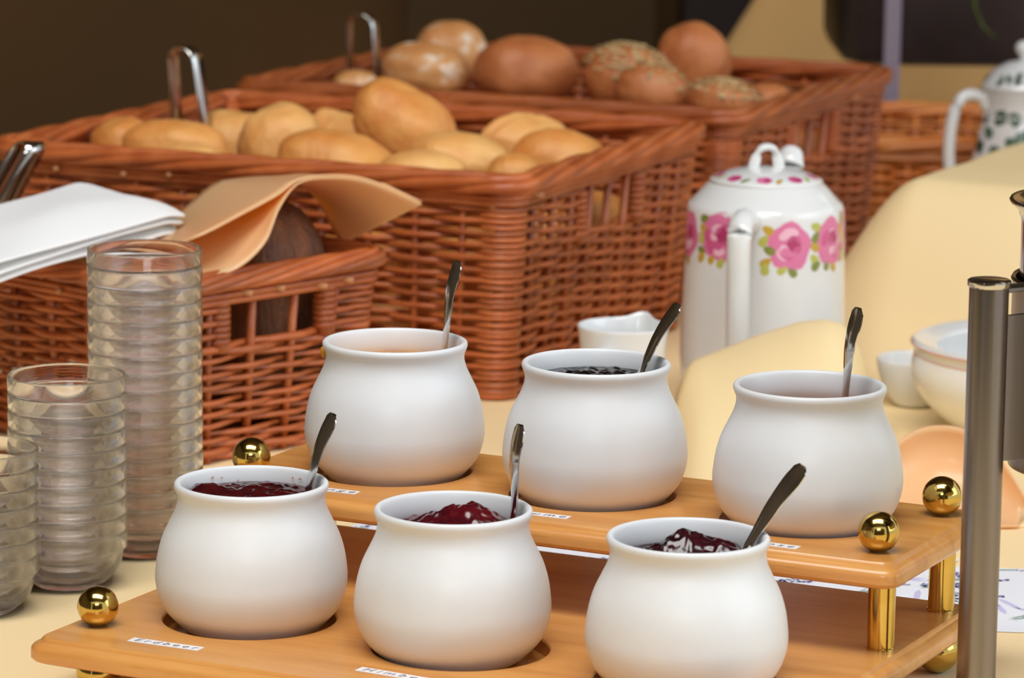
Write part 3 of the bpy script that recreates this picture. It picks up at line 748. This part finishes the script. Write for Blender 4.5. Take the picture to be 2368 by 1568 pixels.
# ------------------------------------------------------------------ rose teapot
TPX, TPY = .1885, .55
tp = thing('coffee_pot', 'white porcelain coffee pot with a band of pink roses', 'coffee pot', (TPX, TPY, .001))
BP = [(0, .002), (.052, .002), (.0545, 0), (.0585, .003), (.0618, .012), (.0622, .04), (.0612, .08), (.0598, .12), (.0588, .150), (.0584, .1542), (.0572, .1570), (.0548, .1588), (.049, .1655), (.0432, .1715), (.0405, .1728), (.039, .1715), (.039, .160), (.054, .148), (.056, .1), (.056, .02), (0, .012)]
vs, fs = lathe(BP, 72); o = obj('body', vs, fs, M_PORC, tp); autosmooth(o, 50)
LIDP = [(0, .168), (.040, .1705), (.0425, .1732), (.0418, .1748), (.036, .1775), (.026, .1808), (.014, .1832), (0, .1838)]
vs, fs = lathe(LIDP, 60); lid = obj('lid', vs, fs, M_PORC, tp)
vs, fs = tube([(-.0108, 0, .1795), (-.0098, 0, .185), (-.0078, 0, .192), (-.0062, 0, .1965), (-.003, 0, .1985), (.003, 0, .1985), (.0062, 0, .1965), (.0078, 0, .192), (.0098, 0, .185), (.0108, 0, .1795)], .0033, 8, flat=1.5); o = obj('knob', vs, fs, M_PORC, lid); subsurf(o, 1); o.rotation_euler = (0, 0, .25)
hd = Vector((-.27, -.963, 0)); 
hp = spline([(.0575, .150), (.074, .1535), (.086, .150), (.0915, .139), (.0915, .11), (.090, .075), (.086, .045), (.076, .030), (.0605, .026)], 40)
vs, fs = tube([tuple(hd * r + Vector((0, 0, z))) for r, z in hp], [.0095 - .0012 * (k / 39) for k in range(40)], 10); o = obj('handle', vs, fs, M_PORC, tp)
sp = spline([(.055, .075), (.072, .095), (.078, .125), (.080, .155), (.088, .176), (.094, .1815)], 30)
vs, fs = tube([tuple(-hd * r + Vector((0, 0, z))) for r, z in sp], [.018 - .009 * (k / 29) for k in range(30)], 12); o = obj('spout', vs, fs, M_PORC, tp)
# printed roses and leaves: flat transfers following the surface
def body_r(z, prof):
    for (r1, z1), (r2, z2) in zip(prof, prof[1:]):
        if min(z1, z2) <= z <= max(z1, z2) and r1 > .02 and r2 > .02: return r1 + (r2 - r1) * ((z - z1) / (z2 - z1) if z2 != z1 else 0)
    return .06
PRN = [mat('print_rose_' + n, c, .25, coat=.3) for n, c in (('pink', (222, 120, 164)), ('light', (240, 186, 206)), ('deep', (178, 52, 104)), ('mid', (206, 92, 140)))]
PRL = [mat('print_leaf_' + n, c, .25, coat=.3) for n, c in (('lime', (186, 188, 90)), ('olive', (128, 138, 62)), ('gold', (196, 160, 60)))]
def patch(parent, prof, th, z, rw, rh, rot, m, lift, name, lobes=0, seg=20):
    vs, fs = [], []; n0 = 4
    for a in range(n0 + 1):
        for k in range(seg):
            an = 2 * PI * k / seg; q = a / n0 * (1 + (.07 * math.cos(lobes * an) if lobes else 0)); x, y = q * rw * math.cos(an), q * rh * math.sin(an)
            sx, sy = x * math.cos(rot) - y * math.sin(rot), x * math.sin(rot) + y * math.cos(rot)
            r = body_r(z + sy, prof) + lift; t = th + sx / r; vs.append((r * math.cos(t), r * math.sin(t), z + sy))
    for a in range(n0):
        for k in range(seg): fs.append((a * seg + k, a * seg + (k + 1) % seg, (a + 1) * seg + (k + 1) % seg, (a + 1) * seg + k))
    return obj(name, vs, fs, m, parent)
def rose(th, z, s, parent, prof, rn):
    base = patch(parent, prof, th, z,  .0168 * s, .0180 * s, rn.uniform(-.4, .4), PRN[0], .00022, 'rose_print', 5)
    for k in range(14):
        a = rn.uniform(0, 6.28); d = rn.uniform(.35, 1.1); patch(base, prof, th + d * .0095 * s * math.cos(a) / .059, z + d * .011 * s * math.sin(a), .0052 * s, .0034 * s, a + 1.57, PRN[rn.choice((1, 1, 3, 3, 0))], .0003 + k * .00001, 'petal_print')
    patch(base, prof, th + .003 / .059, z + .002 * s, .0050 * s, .0058 * s, 0, PRN[2], .0005, 'petal_print', 4)
    for k in range(4):
        a = rn.uniform(0, 6.28); patch(base, prof, th + (.003 + .004 * s * math.cos(a)) / .059, z + .002 + .0045 * s * math.sin(a), .0034 * s, .0016 * s, a + 1.57, PRN[(3, 2, 0, 3)[k]], .00055, 'petal_print')
rn = random.Random(3); view = -PI / 2
for k, dth in enumerate((-1.33, -.68, .25, .90, 1.45, 2.2, 3.0, 3.8, 4.4)):
    th = view + dth; zz = .1345 + .003 * math.sin(k * 2)
    rose(th, zz, 1.0, tp, BP, rn)
    for q in range(5):
        sgn = 1 if q < 3 else -1
        patch(tp, BP, th + (-.30 if q % 2 else -.27) + .05 * rn.uniform(-1, 1), zz + (.012, .004, -.003, -.012, -.017)[q], .0046, .0032, rn.uniform(0, 3), PRL[(q + k) % 3], .00024 + q * .00002, 'leaf_print', 3)
    for q in range(2): patch(tp, BP, th - .1 + q * .14, zz - .0175 - q * .002, .0042, .003, rn.uniform(0, 3), PRL[(q + k + 1) % 3], .0002, 'leaf_print', 3)
for k in range(9):
    th = view - 1.5 + k * .7
    patch(lid, LIDP, th, .1778, .0060, .0018, 0, PRN[k % 2 * 3], .0004, 'rose_print', 5); patch(lid, LIDP, th + .06, .1779, .0026, .0008, 0, PRN[2], .0006, 'petal_print')
    patch(lid, LIDP, th + .3, .1772, .0032, .0010, .3, PRL[k % 3], .0004, 'leaf_print', 3)

# ------------------------------------------------------------------ creamer, tureen, small cup
cr = thing('creamer', 'small white cream jug with a notched spout, before the large basket', 'jug', (.0785, .385, 0))
vs, fs = [], []
cp = [(0, .003), (.024, .003), (.0255, 0), (.0275, .002), (.029, .03), (.0295, .06), (.0305, .08), (.0322, .0905), (.0328, .0925), (.0318, .0932), (.0305, .0922), (.0285, .08), (.0275, .05), (.026, .012), (0, .009)]
vs, fs = lathe(cp, 48)
v2 = []
for x, y, z in vs:
    a = math.atan2(y, x); f = math.exp(-((a - 1.15) / .22) ** 2) * sstep(.06, .092, z)
    v2.append((x * (1 + .26 * f), y * (1 + .26 * f), z + .004 * f))
o = obj('body', v2, fs, M_PORC, cr); subsurf(o, 1)
hd2 = Vector((-.42, -.9, 0)).normalized()
vs, fs = tube([tuple(hd2 * r + Vector((0, 0, z))) for r, z in spline([(.029, .074), (.040, .079), (.049, .072), (.051, .055), (.045, .036), (.029, .026)], 24)], .0042, 8, flat=1.5); obj('handle', vs, fs, M_PORC, cr)

tr = thing('porcelain_tureen', 'large white porcelain bowl with fine pink lines, behind the steel post', 'bowl', (.390, .462, .001)); tr.scale = (1, 1, .94)
tprof = [(0, .004), (.052, .004), (.055, 0), (.060, .002), (.075, .012), (.092, .030), (.0995, .045), (.0985, .058), (.0955, .0655), (.0965, .0685), (.0985, .0715), (.0982, .0742), (.0955, .0752), (.083, .0715), (.0795, .0705), (.0785, .068), (.086, .058), (.09, .045), (.082, .026), (.06, .012), (0, .010)]
vs, fs = lathe(tprof, 80); o = obj('body', vs, fs, M_PORC, tr); subsurf(o, 1)
M_PINK = mat('pink_line', (214, 150, 136), .3)
for r, z in ((.0986, .0718), (.0960, .0640)):
    vs, fs = tube([(r * math.cos(2 * PI * k / 72), r * math.sin(2 * PI * k / 72), z) for k in range(72)], .0007, 6, True); o = obj('pink_line', vs, fs, M_PINK, tr)
cu = thing('small_cup', 'small white cup half hidden by the pink-lined bowl', 'cup', (.306, .566, .001))
vs, fs = lathe([(0, .003), (.013, .003), (.0145, 0), (.016, .002), (.024, .012), (.0285, .026), (.0300, .0360), (.0294, .0375), (.0280, .0368), (.0265, .027), (.021, .014), (0, .008)], 40); o = obj('body', vs, fs, M_PORC, cu); subsurf(o, 1)

# ------------------------------------------------------------------ draped yellow cloth
def dist_seg(p, a, b):
    d = b - a; t = max(0, min(1, (p - a).dot(d) / d.dot(d))); return (p - (a + d * t)).length
def drape_z(x, y):
    p = Vector((x, y)); z = .0003
    # soft ridge before the coffee pot
    H_ = [(.112, .0), (.121, .052), (.13, .064), (.176, .082), (.205, .091), (.223, .093), (.236, .089), (.248, .074), (.259, .045), (.268, .016), (.275, 0)]
    h = 0
    for (xa, ha), (xb, hb) in zip(H_, H_[1:]):
        if xa <= x <= xb: h = ha + (hb - ha) * (x - xa) / (xb - xa)
    dy = y - (.405 + .06 * sstep(.22, .27, x)); F_ = .235 - .12 * sstep(.23, .27, x)
    g = (1 - sstep(0, F_, -dy)) if dy < 0 else (1 - sstep(0, .046, dy))
    z += h * g
    # box under the cloth behind the bowl
    q = (x - .296) * .9 + (y - .78) * -.437; r = (x - .296) * .437 + (y - .78) * .9
    fr = sstep(-.135 + .03 * math.sin(q * 11 + 1.2), .012, r); lf = sstep(-.095, .035, q)
    z = max(z, .146 * fr * lf * (1 - .04 * math.sin(q * 40 + r * 18) * (1 - fr)) + .008 * fr * (1 - fr) * 4 * math.sin(q * 22 + r * 9 + .5) * lf)
    z += .0022 * noise.noise(Vector((x * 9, y * 9, 2))) * sstep(.03, .1, z * 1.5)
    return z

rows = []; nxx, nyy = 140, 170
for j in range(nyy + 1):
    y = .165 + 1.165 * j / nyy; r = []
    xl = .108 if y < .47 else .108 + (y - .47) * .34
    for i in range(nxx + 1):
        x = xl + (.905 - xl) * i / nxx
        z = drape_z(x, y)
        if i == 0: z = .0003
        r.append((x, y, z))
    rows.append(r)
vs, fs = grid(rows)
o = obj('draped_cloth', vs, fs, M_DRAPE); solid(o, .0008, 1)
tag(o, 'pale yellow cloth bunched in soft folds over a box behind the pots', 'cloth')

# curled napkin behind the stand
rows = []
for i in range(41):
    a = i / 40; r = []
    x = .232 + .100 * a; h = .056 * max(.02, 1 - abs((a - .52) / .54) ** 2.4)
    for j in range(17):
        b = j / 16; an = b * PI * .62
        r.append((x + .012 * b * (a - .4), .148 + .012 * a + .062 * math.sin(an) * (.06 + .94 * max(0, math.sin(PI * min(1, a * .93 + .04))) ** .6), .002 + h * (1 - math.cos(an)) / (1 - math.cos(PI * .62))))
    rows.append(r)
vs, fs = grid(rows); o = obj('curled_napkin', vs, fs, M_PEACH); solid(o, .0014)
tag(o, 'yellow-orange napkin curled up on the table behind the brass balls', 'napkin')

# printed sheets of paper under the stand
M_PAPER = mat('white_paper', (240, 243, 250), .5)
M_LAV = mat('print_lavender', (86, 78, 150), .6); M_LAVL = mat('print_pale_lavender', (206, 198, 236), .6); M_GRN = mat('print_green', (120, 160, 130), .6)
def sheet(cx, cy, yaw, hx, hy, z, label, seed, script):
    t = thing('printed_sheet', label, 'paper', (cx, cy, z), yaw)
    boxobj('paper', (-hx, hx, -hy, hy, 0, .0004), M_PAPER, t)
    rn = random.Random(seed)
    def discs(name, pts, m, zz):
        vs, fs = [], []
        for x, y, a, b, r in pts:
            if abs(x) > hx - .004 or abs(y) > hy - .004: continue
            b0 = len(vs)
            for k in range(6):
                u, v = a * math.cos(k * PI / 3), b * math.sin(k * PI / 3); vs.append((x + u * math.cos(r) - v * math.sin(r), y + u * math.sin(r) + v * math.cos(r), zz))
            fs.append(tuple(range(b0, b0 + 6)))
        if vs: o = obj(name, vs, fs, m, t, smooth=False); o['kind'] = 'stuff'
    fl, st, pl = [], [], []
    for k in range(46 if script else 30):
        x0, y0 = rn.uniform(-hx, hx), rn.uniform(-hy, hy); an = rn.uniform(.3, 1.4) if not script else rn.uniform(-.4, .6)
        for q in range(26):
            s_ = q / 26 * .026; fl.append((x0 + s_ * math.cos(an) + rn.uniform(-.0022, .0022), y0 + s_ * math.sin(an) + rn.uniform(-.0022, .0022), .0015, .0009, rn.uniform(0, 3)))
        for q in range(5): st.append((x0 - .008 * math.cos(an + rn.uniform(-.5, .5)), y0 - .008 * math.sin(an + rn.uniform(-.4, .4)), .009, .0004, an + rn.uniform(-.5, .5)))
    for k in range(12): pl.append((rn.uniform(-hx, hx), rn.uniform(-hy, hy), .014, .0022, rn.uniform(0, 3)))
    discs('pale_lavender_print', pl, M_LAVL, .00046); discs('stem_print', st, M_GRN, .00050); discs('lavender_print', fl, M_LAV, .00054)
sheet(.335, -.030, -.09, .125, .078, .0004, 'white sheet printed with lavender sprigs beside the steel post', 5, True)
sheet(.075, .075, EYAW + .02, .19, .085, .0010, 'white printed sheet lying behind the two-tier stand', 9, False)

# ------------------------------------------------------------------ steel post with canister
ps = thing('steel_holder', 'brushed steel post holder standing by the jam stand', 'stand', (.2445, -.33, 0))
vs, fs = lathe([(0, 0), (.035, 0), (.037, .002), (.037, .005), (.034, .007), (0, .007)], 48); o = obj('foot', vs, fs, M_BRUSH, ps); autosmooth(o)
vs, fs = lathe([(0, .006), (.0102, .006), (.0102, .2425), (0, .2425)], 48); o = obj('post', vs, fs, M_BRUSH, ps); autosmooth(o)
vs, fs = lathe([(0, .2424), (.0109, .2424), (.0113, .2432), (.0112, .2456), (.0104, .2462), (0, .2462)], 48); o = obj('cap', vs, fs, M_STEEL, ps); autosmooth(o)
CX, CY, CRd = .3185, -.288, .0525
rel = Vector((CX - .2445, CY + .33, 0))
vs, fs = lathe([(0, 0), (.0520, 0), (.0552, .001), (.0562, .004), (.0562, .0985), (.0570, .1005), (.0562, .102), (.0545, .101), (.0542, .06), (.0540, .0032), (0, .0032)], 72)
o = obj('sleeve', vs, fs, M_BRUSH, ps); o.location = (rel.x, rel.y, .139); autosmooth(o)
dcl = rel.normalized(); 
vs, fs = tube([tuple(dcl * .009 + Vector((0, 0, .2405))), tuple(dcl * .031 + Vector((0, 0, .2405)))], .0022, 8, flat=2.4); o = obj('clip', vs, fs, M_BRUSH, ps); autosmooth(o)
bm = bmesh.new(); box(bm, .009, .031, -.0015, .0015, .15, .2265); o = bmobj('bracket', bm, M_BRUSH, ps, False); o.rotation_euler = (0, 0, math.atan2(dcl.y, dcl.x))
cn = thing('steel_canister', 'polished steel canister with flared rim held on the steel post', 'canister', (CX, CY, .142))
vs, fs = lathe([(0, .004), (.030, .002), (.040, 0), (.047, .002), (.0515, .008), (.0525, .016), (.0525, .128), (.0545, .134), (.0585, .1375), (.0592, .139), (.0585, .1402), (.055, .1392), (.051, .134), (.051, .016), (.04, .006), (0, .006)], 72)
o = obj('body', vs, fs, M_STEEL, cn)
vs, fs = tube([(rel.x + a, rel.y - .013, b) for a, b in ((-.0535, .206), (-.0590, .204), (-.0600, .196), (-.0590, .188), (-.0535, .186))], .0020, 8); obj('lug', vs, fs, M_STEEL, ps)

# ------------------------------------------------------------------ ivy jug, chafing dish and the background
JX, JY = .4985, 1.435
def jz(L_): return [(1.08 * r, (1.08 * z - .048 if z >= .12 else z * .68)) for r, z in L_]
jg = thing('ivy_jug', 'white porcelain jug with green ivy leaves and a lid', 'jug', (JX, JY, 0))
jp = [(0, .003), (.036, .003), (.039, 0), (.046, .008), (.052, .04), (.050, .08), (.0415, .125), (.034, .155), (.0335, .166), (.0365, .1755), (.0375, .178), (.036, .179), (.032, .170), (.031, .150), (.045, .09), (.045, .02), (0, .01)]
jp = jz(jp); vs, fs = lathe(jp, 60); o = obj('body', vs, fs, M_PORC, jg); subsurf(o, 1)
jl = [(0, .176), (.034, .1775), (.0385, .1792), (.0378, .182), (.034, .188), (.026, .197), (.015, .203), (0, .206)]
jl = jz(jl); vs, fs = lathe(jl, 48); jlid = obj('lid', vs, fs, M_PORC, jg)
vs, fs = lathe(jz([(0, .205), (.004, .205), (.0045, .209), (.008, .213), (.0085, .218), (.005, .222), (0, .223)]), 24); obj('knob', vs, fs, M_PORC, jlid)
vs, fs = tube([tuple(Vector((-1, -.12, 0)).normalized() * r + Vector((0, 0, z))) for r, z in jz(spline([(.036, .135), (.030, .150), (.036, .168), (.047, .1735), (.057, .170), (.064, .155), (.067, .130), (.066, .1), (.06, .07), (.049, .05)], 36))], .0060, 10); obj('handle', vs, fs, M_PORC, jg)
M_IVY = [mat('print_ivy_' + n, c, .3, coat=.3) for n, c in (('dark', (48, 72, 52)), ('mid', (78, 104, 80)))]
rn = random.Random(8)
for k in range(26):
    patch(jg, jp, rn.uniform(-PI, .4), rn.uniform(.086, .120), rn.uniform(.006, .0095), rn.uniform(.005, .008), rn.uniform(0, 3), M_IVY[k % 2], .0006, 'ivy_print', 3)
for k in range(16):
    patch(jlid, jl, rn.uniform(-PI, .4), rn.uniform(.1515, .1615), rn.uniform(.003, .005), .0025, rn.uniform(0, 3), M_IVY[k % 2], .0012, 'ivy_print', 3)

ch = thing('chafing_dish', 'dark metal warming pan on a steel frame behind the jug', 'chafing dish', (.62, 2.02, 0))
M_PAN = mat('dark_metal_pan', (74, 66, 66), .35, .6, var=(52, 44, 42), scale=6)
bm = bmesh.new(); prof = []
for z, sc in ((.118, .93), (.122, .97), (.135, .99), (.30, 1.0), (.305, 1.03), (.31, 1.03), (.31, .99), (.14, .97)):
    prof.append([bm.verts.new((x, y, z)) for x, y in rrect(.265 * sc, .14 * sc, .035, 6)])
for a, b in zip(prof, prof[1:]):
    for k in range(len(a)): bm.faces.new((a[k], a[(k + 1) % len(a)], b[(k + 1) % len(a)], b[k]))
bm.faces.new(list(reversed(prof[0]))); bm.faces.new(prof[-1])
o = bmobj('pan', bm, M_PAN, ch); autosmooth(o, 35)
M_LEG = mat('satin_steel_leg', (150, 138, 152), .45, .4)
for sx in (-.208, .208):
    for sy in (-.152, .152): boxobj('leg', (sx - .009, sx + .009, sy - .004, sy + .004, 0, .315), M_LEG, ch, .001)
for sy in (-.152, .152): boxobj('rail', (-.208, .208, sy - .003, sy + .003, .31, .318), M_LEG, ch)
gp = thing('herb_sprig', 'thin green stem hanging beside the dark warming pan', 'plant', at(2285, 95, 1.84))
o_ = at(2285, 95, 1.84)
vs, fs = tube([tuple(at(x, y, 1.84) - o_) for x, y in ((2245, -160), (2248, -60), (2255, 20), (2272, 58), (2300, 88))], [.0016, .0016, .0015, .0012, .0006], 8); obj('stem', vs, fs, mat('green_stem', (84, 104, 22), .5), gp)
bm = bmesh.new(); p = at(2245, -160, 1.84) - o_
vs, fs = grid([[(p.x + .012 * a * math.sin(PI * t) , p.y, p.z + .06 * t - .004) for a in (-1, 0, 1)] for t in [k / 8 for k in range(9)]]); o = obj('leaf', vs, fs, mat('green_leaf', (90, 120, 40), .5), gp); solid(o, .0006); bm.free()

# tan cloth hanging behind, with a slanting left edge
rows = []
M_TAN = cloth_mat('tan_cloth', (222, 176, 112), .8)
for j in range(30):
    z = -.74 + 1.9 * j / 29; xl = .27 + (z - .04) * .64 if z > -.3 else .27 - .34 * .64
    r = []
    for i in range(60):
        x = xl + (2.2 - xl) * i / 59; r.append((x, 2.75 + .014 * math.sin(x * 17) * (1 - .4 * j / 29) + .008 * math.sin(x * 41 + z), z))
    rows.append(r)
vs, fs = grid(rows); o = obj('tan_curtain', vs, fs, M_TAN); solid(o, .003)
tag(o, 'tan cloth curtain hanging behind the buffet', 'curtain')
pl = thing('dark_pillar', 'dark brown wooden pillar beside the tan curtain', 'pillar', (.345, 3.7, -.75))
boxobj('shaft', (-.085, .085, -.06, .06, 0, 3.3), mat('dark_brown_wood', (44, 24, 12), .5, var=(34, 18, 10), scale=4, stretch=(1, 1, .1)), pl, .006)
boxobj('plinth', (-.11, .11, -.085, .085, 0, .12), MATS['dark_brown_wood'], pl, .006)
ol = thing('olive_screen', 'olive brown panel standing beside the dark pillar', 'screen', (-.015, 3.75, -.75))
M_OL = mat('olive_brown_panel', (92, 66, 26), .7, var=(80, 56, 20), scale=2)
boxobj('panel', (-.16, .24, -.012, .012, .04, 2.0), M_OL, ol, .004)
for x in (-.12, .20): boxobj('foot', (x - .015, x + .015, -.12, .12, 0, .04), M_OL, ol, .004)
